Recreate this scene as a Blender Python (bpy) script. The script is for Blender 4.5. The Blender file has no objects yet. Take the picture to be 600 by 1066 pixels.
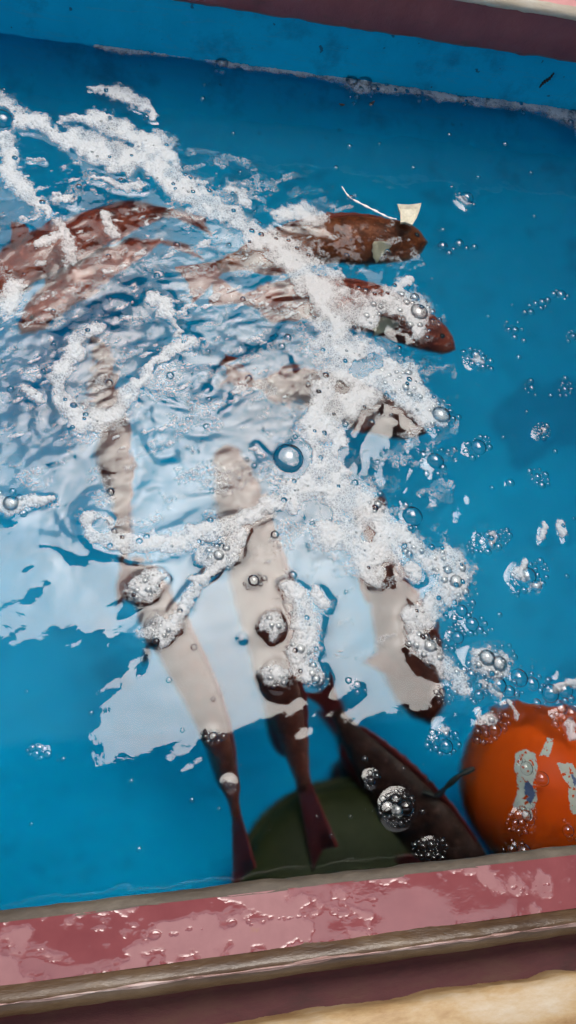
import bpy, bmesh, math, random
import numpy as np
from mathutils import Vector, Matrix
random.seed(7); rng = np.random.default_rng(7)
S = bpy.context.scene
COL = S.collection

# ------------------------------------------------------------------ camera
F_PX, TILT, YAW, CAM_H = 805.0, math.radians(24), math.radians(13.6), 1.0
_a = np.array([math.cos(YAW), 0, -math.sin(YAW)])
_v = np.array([-math.sin(YAW), 0, -math.cos(YAW)])
_d = math.cos(TILT) * _v - math.sin(TILT) * np.array([0, 1.0, 0])
RC = np.array([_a, np.cross(-_d, _a), -_d])          # world = RC @ camera
cam = bpy.data.cameras.new('camera'); cam.sensor_fit = 'VERTICAL'; cam.sensor_height = 36.0
cam.lens = 36.0 * F_PX / 1066.0; cam.clip_start = 0.02; cam.clip_end = 200
camo = bpy.data.objects.new('camera', cam); COL.objects.link(camo)
camo.matrix_world = Matrix.Translation((0, 0, CAM_H)) @ Matrix(RC.tolist()).to_4x4()
S.camera = camo

# ------------------------------------------------------------------ sky, sun, exposure
SUN_EL, SUN_AZ = math.radians(67.5), math.radians(25)     # the sun's glow through thin overcast, mirrored in the tank
w = bpy.data.worlds.new('World'); S.world = w; w.use_nodes = True
nt = w.node_tree; bg = nt.nodes['Background']
sky = nt.nodes.new('ShaderNodeTexSky'); sky.sky_type = 'NISHITA'; sky.sun_disc = False
sky.sun_elevation = SUN_EL; sky.sun_rotation = SUN_AZ
sky.air_density = 1.0; sky.dust_density = 5.0; sky.ozone_density = 1.0
hsv = nt.nodes.new('ShaderNodeHueSaturation'); hsv.inputs['Saturation'].default_value = 0.5   # thin high overcast
nt.links.new(sky.outputs[0], hsv.inputs['Color']); nt.links.new(hsv.outputs[0], bg.inputs['Color'])
bg.inputs['Strength'].default_value = 0.15
sl = bpy.data.lights.new('sun', 'SUN'); sl.energy = 0.85; sl.angle = math.radians(38); sl.color = (1, .95, .87)
so = bpy.data.objects.new('sun', sl); COL.objects.link(so)
_sd = Vector((math.sin(SUN_AZ) * math.cos(SUN_EL), math.cos(SUN_AZ) * math.cos(SUN_EL), math.sin(SUN_EL)))
so.rotation_euler = (_sd).to_track_quat('Z', 'Y').to_euler()
S.view_settings.view_transform = 'Standard'; S.view_settings.look = 'None'
S.view_settings.gamma = 1.0; S.view_settings.use_curve_mapping = False
S.view_settings.exposure = 0.85
S.render.engine = 'CYCLES'
S.cycles.use_denoising = True
S.cycles.max_bounces = 12; S.cycles.transparent_max_bounces = 24; S.cycles.transmission_bounces = 8
S.cycles.sample_clamp_indirect = 12

# ------------------------------------------------------------------ projection helpers (photo pixels 600 x 1066 <-> the place)
CAMP = np.array([0, 0, CAM_H])
def ray(px, py):
    d = RC @ np.array([(px - 300) / F_PX, -(py - 533) / F_PX, -1.0]); return d / np.linalg.norm(d)
def W(px, py, z=0.0):                                  # point seen at a pixel on the level z (under water: bent ray)
    d = ray(px, py)
    if z >= 0: return CAMP + d * ((z - CAM_H) / d[2])
    p = CAMP + d * (-CAM_H / d[2]); n = 1 / 1.33
    h = d[:2] * n; dz = -math.sqrt(1 - h @ h)
    t = z / dz; return np.array([p[0] + h[0] * t, p[1] + h[1] * t, z])
def WY(px, py, y):                                     # point on the vertical plane Y = y
    d = ray(px, py); return CAMP + d * (y / d[1])
def to_px(X, Y, Z=0.0):
    P = np.stack([X, Y, np.zeros_like(X) + Z - CAM_H], -1) @ RC
    return 300 + F_PX * P[..., 0] / -P[..., 2], 533 - F_PX * P[..., 1] / -P[..., 2]
def px_size(px, py, z=0.0): return np.linalg.norm(W(px, py, z) - CAMP) / F_PX * 1.0

# ------------------------------------------------------------------ numpy noise
def vnoise(x, y, seed=0):
    g = np.random.default_rng(seed).random((257, 257)); g[256] = g[0]; g[:, 256] = g[:, 0]
    xi = np.floor(x).astype(int); yi = np.floor(y).astype(int)
    fx = x - xi; fy = y - yi; fx = fx * fx * fx * (fx * (fx * 6 - 15) + 10); fy = fy * fy * fy * (fy * (fy * 6 - 15) + 10)
    xi %= 256; yi %= 256
    return (g[xi, yi] * (1 - fx) + g[xi + 1, yi] * fx) * (1 - fy) + (g[xi, yi + 1] * (1 - fx) + g[xi + 1, yi + 1] * fx) * fy
def fbm(x, y, seed=0, o=4, gain=.5):
    s = 0; a = 1; n = 0
    for k in range(o):
        s = s + a * vnoise(x * 2 ** k + 17.3 * k, y * 2 ** k + 5.1 * k, seed + k); n += a; a *= gain
    return s / n
def sstep(a, b, x):
    t = np.clip((x - a) / (b - a), 0, 1); return t * t * (3 - 2 * t)

# ------------------------------------------------------------------ object helpers
def link(name, me, parent=None, mat=None, smooth=True):
    o = bpy.data.objects.new(name, me); COL.objects.link(o)
    if parent: o.parent = parent
    if mat and not me.materials: me.materials.append(mat)
    if smooth and me.polygons: me.polygons.foreach_set('use_smooth', [True] * len(me.polygons))
    return o
def mesh(name, v, f):
    me = bpy.data.meshes.new(name); me.from_pydata([tuple(map(float, q)) for q in v], [], f); me.update(); return me
def big_mesh(name, V, Q):
    me = bpy.data.meshes.new(name); n = len(V); m = len(Q)
    me.vertices.add(n); me.vertices.foreach_set('co', V.astype(np.float32).ravel())
    me.loops.add(m * 4); me.loops.foreach_set('vertex_index', Q.astype(np.int32).ravel())
    me.polygons.add(m); me.polygons.foreach_set('loop_start', np.arange(0, m * 4, 4, dtype=np.int32))
    me.update(calc_edges=True); return me
def tag(o, label=None, cat=None, group=None, kind=None):
    if label: o['label'] = label
    if cat: o['category'] = cat
    if group: o['group'] = group
    if kind: o['kind'] = kind
    return o
def empty(name, loc):
    o = bpy.data.objects.new(name, None); o.empty_display_size = .03; o.location = loc; COL.objects.link(o); return o
def box(name, x0, x1, y0, y1, z0, z1, mat, parent=None, bev=.003):
    bm = bmesh.new(); bmesh.ops.create_cube(bm, size=1)
    for q in bm.verts: q.co = Vector(((x0 + x1) / 2 + q.co.x * (x1 - x0), (y0 + y1) / 2 + q.co.y * (y1 - y0), (z0 + z1) / 2 + q.co.z * (z1 - z0)))
    if bev: bmesh.ops.bevel(bm, geom=bm.edges[:], offset=bev, segments=2, affect='EDGES')
    me = bpy.data.meshes.new(name); bm.to_mesh(me); bm.free()
    return link(name, me, parent, mat, smooth=False)

# ------------------------------------------------------------------ materials
class N:
    def __init__(s, name):
        s.m = bpy.data.materials.new(name); s.m.use_nodes = True; s.t = s.m.node_tree; s.t.nodes.clear()
        s.out = s.n('OutputMaterial')
    def n(s, typ, **k):
        x = s.t.nodes.new('ShaderNode' + typ)
        for a, b in k.items():
            if a.startswith('i_'):
                key = a[2:].replace('_', ' ')
                x.inputs[int(key) if key.isdigit() else key].default_value = b
            else: setattr(x, a, b)
        return x
    def l(s, a, b): s.t.links.new(a, b)
    def ramp(s, src, stops):
        r = s.n('ValToRGB'); e = r.color_ramp.elements
        while len(e) > 1: e.remove(e[-1])
        for k, (p, c) in enumerate(stops):
            q = e[0] if k == 0 else e.new(p)
            q.position = p; q.color = (*c, 1) if isinstance(c, tuple) else (c, c, c, 1)
        s.l(src, r.inputs[0]); return r.outputs[0]
    def noise(s, scale, detail=4, rough=.55, vec=None, dist=0):
        x = s.n('TexNoise', i_Scale=scale, i_Detail=detail, i_Roughness=rough, i_Distortion=dist)
        if vec: s.l(vec, x.inputs['Vector'])
        return x.outputs['Fac']
    def coord(s, scale=(1, 1, 1)):
        c = s.n('TexCoord'); m = s.n('Mapping'); m.inputs['Scale'].default_value = scale
        s.l(c.outputs['Object'], m.inputs[0]); return m.outputs[0]
    def mix(s, fac, a, b):
        x = s.n('Mix', data_type='RGBA')
        for sock, val in ((x.inputs[0], fac), (x.inputs[6], a), (x.inputs[7], b)):
            if hasattr(val, 'links'): s.l(val, sock)
            else: sock.default_value = val if not isinstance(val, tuple) else (*val, 1)
        return x.outputs[2]
    def bump(s, h, strength, dist=.002, nrm=None):
        b = s.n('Bump', i_Strength=strength, i_Distance=dist); s.l(h, b.inputs['Height'])
        if nrm: s.l(nrm, b.inputs['Normal'])
        return b.outputs[0]
    def prin(s, col=None, rough=.5, nrm=None, **k):
        p = s.n('BsdfPrincipled')
        for key, val in (('Base Color', col), ('Roughness', rough), ('Normal', nrm)):
            if val is None: continue
            if hasattr(val, 'links'): s.l(val, p.inputs[key])
            else: p.inputs[key].default_value = (*val, 1) if isinstance(val, tuple) else val
        for a, b in k.items(): p.inputs[a.replace('_', ' ')].default_value = b
        s.l(p.outputs[0], s.out.inputs[0]); return p

def m_tank():
    a = N('blue_tank_paint'); c = a.coord()
    n1 = a.noise(3.2, 6, .6, c, .8); n2 = a.noise(26, 5, .65, c); n3 = a.noise(120, 3, .6, c)
    col = a.ramp(n1, [(.3, (.001, .315, .56)), (.55, (.002, .365, .64)), (.75, (.003, .42, .71))])
    st = a.ramp(n2, [(.60, 0.), (.72, 1.)])
    col = a.mix(st, col, (.005, .36, .66))
    grime = a.ramp(a.noise(9, 8, .72, c), [(.53, 0.), (.70, .6)])
    col = a.mix(grime, col, (.010, .12, .24))
    scr = a.ramp(a.noise(30, 3, .6, a.coord((.15, 1, 1.6)), .8), [(.485, 0.), (.497, .5), (.503, .5), (.515, 0.)])
    col = a.mix(scr, col, (.03, .30, .50))
    sp = a.ramp(a.noise(60, 2, .5, c), [(.73, 0.), (.76, .7)])
    col = a.mix(sp, col, (.02, .05, .08))
    a.prin(col, a.ramp(n2, [(.3, .32), (.7, .5)]), a.bump(n2, .35, .004, a.bump(n3, .25, .001)), Specular_IOR_Level=.08); return a.m
def m_maroon(wet):
    a = N('wet_maroon_paint' if wet else 'maroon_paint'); c = a.coord()
    n1 = a.noise(9, 6, .6, c, .6); n2 = a.noise(70, 4, .6, c); n3 = a.noise(320, 2, .5, c)
    base = a.ramp(a.noise(14, 5, .6, c), [(.3, (.20, .052, .058)), (.7, (.27, .080, .084))])
    if wet:
        at = a.n('Attribute', attribute_name='film')
        col = a.mix(at.outputs['Fac'], a.mix(n2, (.27, .105, .11), (.37, .165, .165)), base)
        rust = a.ramp(a.noise(22, 6, .7, c), [(.66, 0.), (.75, .8)])
        col = a.mix(rust, col, (.34, .17, .06))
        rg = a.ramp(at.outputs['Fac'], [(.0, .38), (1., .05)])
        p = a.prin(col, rg, a.bump(n2, .12, .001), Coat_Weight=.0, Specular_IOR_Level=.7)
    else:
        gr = a.ramp(a.noise(30, 7, .7, a.coord((.4, 1, 1))), [(.58, 0.), (.72, .75)])
        col = a.mix(gr, base, (.10, .055, .04))
        a.prin(col, .42, a.bump(n3, .3, .001, a.bump(n2, .45, .003)))
    return a.m
def m_worn(name, c0, c1, c2, rough=.6):
    a = N(name); c = a.coord((.35, 1, 1)); n1 = a.noise(24, 7, .7, c); n2 = a.noise(130, 4, .6, c)
    col = a.ramp(n1, [(.28, c0), (.5, c1), (.72, c2)])
    a.prin(col, rough, a.bump(n2, .5, .002, a.bump(n1, .4, .004))); return a.m
def m_water():
    a = N('tank_water'); c = a.coord()
    at = a.n('Attribute', attribute_name='chop')
    n = a.noise(60, 3, .5, c, .4); n2 = a.noise(17, 2, .5, c)
    b = a.bump(n2, .10, .006)
    b2 = a.n('Bump', i_Distance=.004); a.l(n, b2.inputs['Height']); a.l(b, b2.inputs['Normal'])
    mm = a.n('Math', operation='MULTIPLY_ADD'); a.l(at.outputs['Fac'], mm.inputs[0]); mm.inputs[1].default_value = .12; mm.inputs[2].default_value = .02
    a.l(mm.outputs[0], b2.inputs['Strength']); nb = b2.outputs[0]
    rf = a.n('BsdfRefraction', i_IOR=1.33, i_Roughness=0.27); rf.inputs['Color'].default_value = (.90, .99, .975, 1); a.l(nb, rf.inputs['Normal'])
    gl = a.n('BsdfGlossy', i_Roughness=.0); a.l(nb, gl.inputs['Normal'])
    fr = a.n('Fresnel', i_IOR=1.5); a.l(nb, fr.inputs['Normal'])
    mx = a.n('MixShader'); a.l(fr.outputs[0], mx.inputs[0]); a.l(rf.outputs[0], mx.inputs[1]); a.l(gl.outputs[0], mx.inputs[2])
    a.l(mx.outputs[0], a.out.inputs[0]); return a.m
def m_foam():
    a = N('white_foam'); c = a.coord()
    at = a.n('Attribute', attribute_name='thick')
    n = a.noise(420, 2, .5, c)
    d = a.n('BsdfPrincipled', i_Roughness=.35); d.inputs['Base Color'].default_value = (.72, .725, .72, 1)
    a.l(a.bump(n, .4, .0012), d.inputs['Normal'])
    tr = a.n('BsdfTransparent')
    r = a.ramp(at.outputs['Fac'], [(0., .10), (.25, .38), (.55, .80), (.9, 1.)])
    wv = a.n('VectorMath', operation='ADD'); nz = a.n('TexNoise', i_Scale=90., i_Detail=2.); a.l(c, nz.inputs['Vector'])
    sc = a.n('VectorMath', operation='SCALE'); a.l(nz.outputs['Color'], sc.inputs[0]); sc.inputs['Scale'].default_value = .006; a.l(c, wv.inputs[0]); a.l(sc.outputs[0], wv.inputs[1])
    cells = []
    for scale, lo in ((230., .60), (480., .72)):
        vo = a.n('TexVoronoi', feature='DISTANCE_TO_EDGE', i_Scale=scale); a.l(wv.outputs[0], vo.inputs['Vector'])
        cells.append(a.ramp(vo.outputs['Distance'], [(.02, 1.), (.22, lo), (.5, lo - .08)]))
    mu = a.n('Math', operation='MULTIPLY'); a.l(cells[0], mu.inputs[0]); a.l(cells[1], mu.inputs[1])
    mu2 = a.n('Math', operation='MAXIMUM'); a.l(mu.outputs[0], mu2.inputs[0]); a.l(a.ramp(at.outputs['Fac'], [(.55, 0.), (1., .86)]), mu2.inputs[1])
    mu3 = a.n('Math', operation='MULTIPLY'); a.l(mu2.outputs[0], mu3.inputs[0]); a.l(r, mu3.inputs[1])
    mx = a.n('MixShader'); a.l(mu3.outputs[0], mx.inputs[0]); a.l(tr.outputs[0], mx.inputs[1])
    tl = a.n('BsdfTranslucent'); tl.inputs[0].default_value = (.72, .725, .72, 1); m2 = a.n('MixShader'); m2.inputs[0].default_value = .35
    a.l(d.outputs[0], m2.inputs[1]); a.l(tl.outputs[0], m2.inputs[2]); a.l(m2.outputs[0], mx.inputs[2])
    a.l(mx.outputs[0], a.out.inputs[0]); return a.m
def m_bubble():
    a = N('bubble_film')
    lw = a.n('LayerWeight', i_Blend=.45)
    tc = a.ramp(lw.outputs['Facing'], [(0., (.97, .98, .98)), (.5, (.86, .9, .92)), (.76, (.10, .13, .15)), (1., (.45, .5, .5))])  # dark rim tint stands in for light bent away at the bubble wall
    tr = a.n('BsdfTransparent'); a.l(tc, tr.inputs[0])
    gl = a.n('BsdfGlossy', i_Roughness=.02)
    fr = a.n('Fresnel', i_IOR=1.7)
    mx = a.n('MixShader'); a.l(fr.outputs[0], mx.inputs[0]); a.l(tr.outputs[0], mx.inputs[1]); a.l(gl.outputs[0], mx.inputs[2])
    a.l(mx.outputs[0], a.out.inputs[0]); return a.m
def m_fish(name, c0, c1, c2):
    a = N(name); c = a.coord(); n1 = a.noise(38, 5, .65, c); n2 = a.noise(14, 3, .5, c)
    col = a.ramp(n1, [(.32, c0), (.52, c1), (.70, c2)])
    col = a.mix(a.ramp(n2, [(.5, 0.), (.7, .6)]), col, c0)
    n3 = a.noise(110, 4, .7, c); col = a.mix(a.ramp(n3, [(.56, 0.), (.68, .55)]), col, tuple(min(1, x * 1.7 + .01) for x in c2))
    vo = a.n('TexVoronoi', i_Scale=260.); a.l(c, vo.inputs['Vector'])
    a.prin(col, .45, a.bump(vo.outputs['Distance'], .25, .001), Specular_IOR_Level=.12); return a.m
def m_plain(name, col, rough=.5, var=.25, scale=40, **k):
    a = N(name); n = a.noise(scale, 5, .6, a.coord())
    cc = a.mix(n, tuple(x * (1 - var) for x in col), tuple(min(1, x * (1 + var)) for x in col))
    a.prin(cc, rough, a.bump(n, .25, .002), **k); return a.m
M = dict(tank=m_tank(), wet=m_maroon(True), maroon=m_maroon(False), water=m_water(), foam=m_foam(), bubble=m_bubble(),
    edge=m_worn('worn_grey_wood_edge', (.03, .020, .013), (.08, .06, .04), (.16, .13, .095)),
    mould=m_worn('worn_brown_moulding', (.04, .018, .010), (.095, .055, .028), (.17, .115, .065), .3),
    ledge=m_worn('weathered_cream_ledge', (.26, .12, .03), (.50, .34, .17), (.62, .53, .40), .55),
    painted_shadow=m_plain('dark_blue_shadow', (.002, .255, .475), .6, .3, 20, Specular_IOR_Level=.08),
    gutter=m_worn('grimy_maroon_gutter', (.04, .014, .013), (.095, .022, .026), (.11, .05, .032), .7), pale_strip=m_worn('pink_white_highlight', (.20, .11, .07), (.45, .28, .25), (.66, .55, .50), .25),
    pink=m_plain('faded_pink_paint', (.62, .30, .29), .4), rimwood=m_worn('pale_rim_edge', (.34, .27, .18), (.5, .43, .33), (.62, .58, .5)),
    fish_red=m_fish('red_brown_fish_skin', (.09, .014, .009), (.23, .036, .018), (.34, .07, .034)),
    fish_brown=m_fish('brown_fish_skin', (.08, .020, .008), (.20, .045, .014), (.30, .080, .028)),
    fish_dark=m_fish('dark_fish_skin', (.008, .005, .006), (.022, .010, .010), (.05, .022, .018)),
    fish_deep=m_fish('dark_red_fish_skin', (.05, .014, .010), (.115, .028, .019), (.17, .048, .03)),
    fish_umber=m_fish('umber_fish_skin', (.018, .008, .007), (.045, .018, .014), (.075, .032, .024)),
    olive=m_plain('olive_flatfish_skin', (.026, .027, .009), .5, .7, 22, Specular_IOR_Level=.1),
    fin=m_plain('red_brown_fin', (.20, .035, .022), .4, Specular_IOR_Level=.1), fin_dark=m_plain('dark_fin', (.14, .022, .022), .4, Specular_IOR_Level=.1),
    fin_pale=m_plain('pale_fin', (.42, .34, .24), .45), eye=m_plain('fish_eye', (.01, .01, .01), .08),
    orange=m_plain('orange_float_plastic', (.92, .085, .003), .4, .30, 9, Specular_IOR_Level=.1), print_=m_plain('worn_grey_print', (.62, .60, .54), .6, .25, 60, Specular_IOR_Level=.1),
    ink=m_plain('faded_blue_ink', (.10, .13, .28), .6), cream=m_plain('cream_scrap', (.50, .47, .36), .5, .5, 140),
    white=m_plain('white_slime', (.7, .7, .66), .4), black=m_plain('black_splinter', (.015, .013, .012), .6),
    sky_blocker=m_plain('grey_blocker', (.05, .055, .06), .8), blocker_grey=m_plain('dark_grey_blocker', (.10, .11, .12), .6))

# ------------------------------------------------------------------ the tank, its coaming, its ledge, added blockers
Y_NEAR, Y_FAR, X_L, X_R, Z_TOP, DEPTH = -0.05, 1.393, -0.80, 1.40, 0.15, -0.55
Z_BLUE = WY(380, 32, Y_FAR)[2]                       # lower edge of the far maroon beam
tank = tag(empty('fish_tank', ((X_L + X_R) / 2, .67, DEPTH)), 'blue painted fish tank full of water inside the maroon hatch', 'tank')
def panel(name, pts, mat, parent, sub=10, amp=.003):
    P = [np.array(p, float) for p in pts]; n = sub; V = []; nr = np.cross(P[1] - P[0], P[3] - P[0]); nr /= np.linalg.norm(nr)
    for i in range(n + 1):
        for j in range(n + 1):
            u, v = i / n, j / n; q = (P[0] * (1 - u) + P[1] * u) * (1 - v) + (P[3] * (1 - u) + P[2] * u) * v
            k = amp * (random.random() - .5) * (0 < i < n) * (0 < j < n); V.append(q + nr * k - np.array(parent.location))
    Fc = [(i * (n + 1) + j, (i + 1) * (n + 1) + j, (i + 1) * (n + 1) + j + 1, i * (n + 1) + j + 1) for i in range(n) for j in range(n)]
    return link(name, mesh(name, V, Fc), parent, mat)
XS = W(556, 330, DEPTH)[0]                           # right wall leans in under water
YS = W(100, 768, DEPTH)[1]                           # the near side slopes up from here
panel('floor', [(X_L, YS, DEPTH), (XS, YS, DEPTH), (XS, Y_FAR, DEPTH), (X_L, Y_FAR, DEPTH)], M['tank'], tank)
prof = [(Y_FAR, Z_BLUE + .03), (Y_FAR, 0), (Y_FAR - .002, -.02)] + [(Y_FAR - .01 - .85 * u, -.03 - .519 * (1 - (1 - u) ** 1.5)) for u in np.linspace(0, 1, 12)]
nxw = 120; V = []
for i in range(nxw):
    x = X_L + (X_R - X_L) * i / (nxw - 1)
    for (yy, zz) in prof: V.append((x - tank.location.x, yy + .004 * (random.random() - .5) * (zz > -.4) - tank.location.y, zz - tank.location.z + .0005))
kk = len(prof); link('far_wall', mesh('far_wall', V, [(i * kk + j, i * kk + j + 1, (i + 1) * kk + j + 1, (i + 1) * kk + j) for i in range(nxw - 1) for j in range(kk - 1)]), tank, M['tank'])
panel('left_wall', [(X_L, YS - .6, DEPTH), (X_L, Y_FAR, DEPTH), (X_L, Y_FAR, Z_BLUE + .03), (X_L, YS - .6, Z_BLUE + .03)], M['tank'], tank)
panel('right_wall', [(XS, Y_FAR, DEPTH), (XS, YS, DEPTH), (X_R, -.16, Z_TOP - .02), (X_R, Y_FAR, Z_TOP - .02)], M['tank'], tank)
panel('near_wall', [(X_R, -.16, -.12), (XS, YS, DEPTH), (X_L, YS, DEPTH), (X_L, -.16, -.12)], M['tank'], tank)
panel('near_wall_top', [(X_R, -.16, Z_TOP - .03), (X_R, -.16, -.12), (X_L, -.16, -.12), (X_L, -.16, Z_TOP - .03)], M['tank'], tank)

def on_bed(px_, py_, lift):                            # point on the tank bed or the leaning right wall, seen through the water
    z = DEPTH
    for k in range(12):
        p = W(px_, py_, z); u = min(1, max(0, (Y_FAR - .01 - p[1]) / .85)); z = min(-.01, max(DEPTH, -.03 - .519 * (1 - (1 - u) ** 1.5), DEPTH + (p[0] - XS) / (X_R - XS) * (Z_TOP - .02 - DEPTH)) + lift)
    return W(px_, py_, z)
def bed_shadow(poly):  # darker blue sheet that paints a shadow onto the tank bed
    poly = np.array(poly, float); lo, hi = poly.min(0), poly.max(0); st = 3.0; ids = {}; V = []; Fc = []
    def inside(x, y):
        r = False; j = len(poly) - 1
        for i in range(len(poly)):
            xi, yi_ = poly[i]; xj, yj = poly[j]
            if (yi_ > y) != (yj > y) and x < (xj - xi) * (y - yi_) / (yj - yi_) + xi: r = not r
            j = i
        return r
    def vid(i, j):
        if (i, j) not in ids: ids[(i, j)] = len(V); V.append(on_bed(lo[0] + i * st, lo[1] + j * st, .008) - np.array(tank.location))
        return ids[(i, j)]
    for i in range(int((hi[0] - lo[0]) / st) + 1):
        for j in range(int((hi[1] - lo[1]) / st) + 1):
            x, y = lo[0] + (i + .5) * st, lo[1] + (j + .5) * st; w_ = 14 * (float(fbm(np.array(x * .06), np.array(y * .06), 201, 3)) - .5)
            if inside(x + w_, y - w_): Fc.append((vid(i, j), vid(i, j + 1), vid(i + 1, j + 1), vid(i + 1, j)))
    tag(link('painted_shadow', mesh('painted_shadow', V, Fc), tank, M['painted_shadow']), 'darker blue shadow painted low on the right side of the tank')
bed_shadow([(512,440),(520,415),(545,402),(600,398),(640,395),(640,462),(600,466),(580,462),(566,474),(550,486),(534,480),(530,460),(520,452)])
coam = tag(empty('hatch_coaming', ((X_L + X_R) / 2, .67, Z_TOP)), 'maroon painted hatch frame round the tank, wet near rim', 'hatch frame')
OFF = np.array(coam.location)
def sweep(name, prof, mat, x0, x1, n=240, jit=.0, parent=None, seed=1):
    """a strip with the (y, z) profile drawn along X, its edges a little uneven"""
    xs = np.linspace(x0, x1, n); V = []; k = len(prof)
    for i, x in enumerate(xs):
        for j, (y, z) in enumerate(prof):
            e = jit * (fbm(np.array(x * 30 + j * 9.7), np.array(j * 3.3), seed, 3) - .5) * 2
            V.append((x, y + e, z + e * .4))
    V = np.array(V) - (OFF if parent is coam else np.array(parent.location))
    Fc = [(i * k + j, (i + 1) * k + j, (i + 1) * k + j + 1, i * k + j + 1) for i in range(n - 1) for j in range(k - 1)]
    return link(name, mesh(name, V, Fc), parent, mat)
def yat(px, py, z): return W(px, py, z)[1]
# far beam: dark face that overhangs the blue wall, pale sawn edge, pink top
zf1 = WY(600, 17, Y_FAR - .02)[2]; zf0 = WY(380, 32, Y_FAR - .02)[2]
sweep('far_beam_face', [(Y_FAR + .05, zf0 + .004), (Y_FAR - .012, zf0 - .004), (Y_FAR - .02, zf0 + .004), (Y_FAR - .022, (zf0 + zf1) / 2), (Y_FAR - .02, zf1 - .006)], M['maroon'], X_L, X_R + .6, 300, .0035, coam)
sweep('far_beam_edge', [(Y_FAR - .0195, zf1 - .008), (Y_FAR - .024, zf1 - .003), (Y_FAR - .02, zf1 + .005), (Y_FAR - .008, zf1 + .010)], M['rimwood'], X_L, X_R + .6, 300, .002, coam, 5)
sweep('far_beam_top', [(Y_FAR - .009, zf1 + .0095), (Y_FAR + .10, zf1 + .012), (Y_FAR + .11, zf1 - .06)], M['pink'], X_L, X_R + .6, 120, .001, coam, 6)
# near rim, read across at photo column 300
yi = yat(300, 914, Z_TOP); y1 = yat(300, 925, Z_TOP); y2 = yat(300, 986, Z_TOP); y3 = yat(300, 1003, Z_TOP + .008); y4 = yat(300, 1016, Z_TOP - .004)
y5 = yat(300, 1054, Z_TOP - .07); y6 = yat(300, 1066, Z_TOP - .01)
sweep('inner_edge', [(yi - .035, Z_TOP - .05), (yi - .004, Z_TOP - .028), (yi, Z_TOP - .006), (yi - .004, Z_TOP - .001), (y1 - .001, Z_TOP + .0005)], M['edge'], X_L, X_R + .3, 360, .0022, coam, 8)
sweep('moulding', [(y2 + .002, Z_TOP - .002), (y2 - .004, Z_TOP + .004), (y2 - .010, Z_TOP + .008), (y3, Z_TOP + .008), (y3 - .006, Z_TOP + .004), (y4, Z_TOP - .004), (y4 - .003, Z_TOP - .034)], M['mould'], X_L, X_R + .3, 360, .0016, coam, 9)
sweep('gutter', [(y4 + .004, Z_TOP - .032), (y4 - .002, Z_TOP - .046), (y4 - .01, Z_TOP - .052), (y5 + .010, Z_TOP - .048), (y5 - .008, Z_TOP - .03)], M['gutter'], X_L, X_R + .3, 300, .0015, coam, 10)
sweep('crest_highlight', [(y2 - .0125, Z_TOP + .0075), (y2 - .014, Z_TOP + .0098), (y3 - .0005, Z_TOP + .0098), (y3 - .0025, Z_TOP + .0068)], M['pale_strip'], X_L, X_R + .3, 420, .0022, coam, 12)  # pale strip painting the highlight along the moulding's crest
# the wet top: film, puddle edges and drops are relief of the board itself
nx, ny = 2400, 110; xs = np.linspace(X_L * .6, X_R, nx); ys = np.linspace(y1, y2, ny); GX, GY = np.meshgrid(xs, ys, indexing='ij')
q = fbm(GX * 13 + 3, GY * 26, 31, 4) * .68 + fbm(GX * 60, GY * 80, 33, 4) * .32
film = sstep(.44, .53, q)
Hh = film * .0006 + (fbm(GX * 9, GY * 12, 35, 3) - .5) * .0025
for k in range(5200):
    cx, cy = random.uniform(xs[0], xs[-1]), random.uniform(y1, y2); r = random.choice([.0007, .0008, .0009, .0009, .0010, .0012, .0015, .0021]) if k % 60 else random.uniform(.003, .0045)
    i0, i1 = np.searchsorted(xs, [cx - r * 1.6, cx + r * 1.6]); j0, j1 = np.searchsorted(ys, [cy - r * 1.4, cy + r * 1.4])
    if i1 <= i0 or j1 <= j0: continue
    d2 = ((GX[i0:i1, j0:j1] - cx) / (r * 1.4)) ** 2 + ((GY[i0:i1, j0:j1] - cy) / r) ** 2
    if film[min((i0 + i1) // 2, nx - 1), min((j0 + j1) // 2, ny - 1)] > .5: continue
    Hh[i0:i1, j0:j1] += np.sqrt(np.clip(1 - d2, 0, 1)) * r * .30; film[i0:i1, j0:j1] = np.maximum(film[i0:i1, j0:j1], (d2 < .9) * .8)
V = np.stack([GX, GY, Z_TOP + Hh], -1).reshape(-1, 3) - OFF
idx = np.arange(nx * ny).reshape(nx, ny); Q = np.stack([idx[:-1, :-1], idx[1:, :-1], idx[1:, 1:], idx[:-1, 1:]], -1).reshape(-1, 4)
me = big_mesh('rim_top', V, Q); me.attributes.new('film', 'FLOAT', 'POINT').data.foreach_set('value', film.ravel().astype(np.float32))
tag(link('rim_top', me, coam, M['wet']), 'wet pink and maroon rim top with water film and drops')
# side beams, mostly out of frame
box('side_beam', X_L - .09 - OFF[0], X_L - OFF[0], y2 - OFF[1], Y_FAR + .1 - OFF[1], -.16, .0, M['maroon'], coam)
box('side_beam', X_R - OFF[0] + .002, X_R + .07 - OFF[0], y2 - OFF[1], Y_FAR - .03 - OFF[1], -.16, -.004, M['maroon'], coam)
lg = tag(empty('deck_ledge', (.4, y6 - .05, Z_TOP - .02)), 'weathered cream and ochre ledge outside the near rim', 'ledge')
ya = yat(330, 1060, Z_TOP - .006); yb = yat(600, 1011, Z_TOP - .006)
sweep('ledge_board', [(ya + .004, Z_TOP - .09), (ya + .001, Z_TOP - .03), (ya, Z_TOP - .010), (ya - .006, Z_TOP - .005), (ya - .03, Z_TOP - .002), (ya - .12, Z_TOP - .004), (ya - .125, Z_TOP - .06)], M['ledge'], X_L, X_R + .3, 400, .004, lg, 14)

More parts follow.
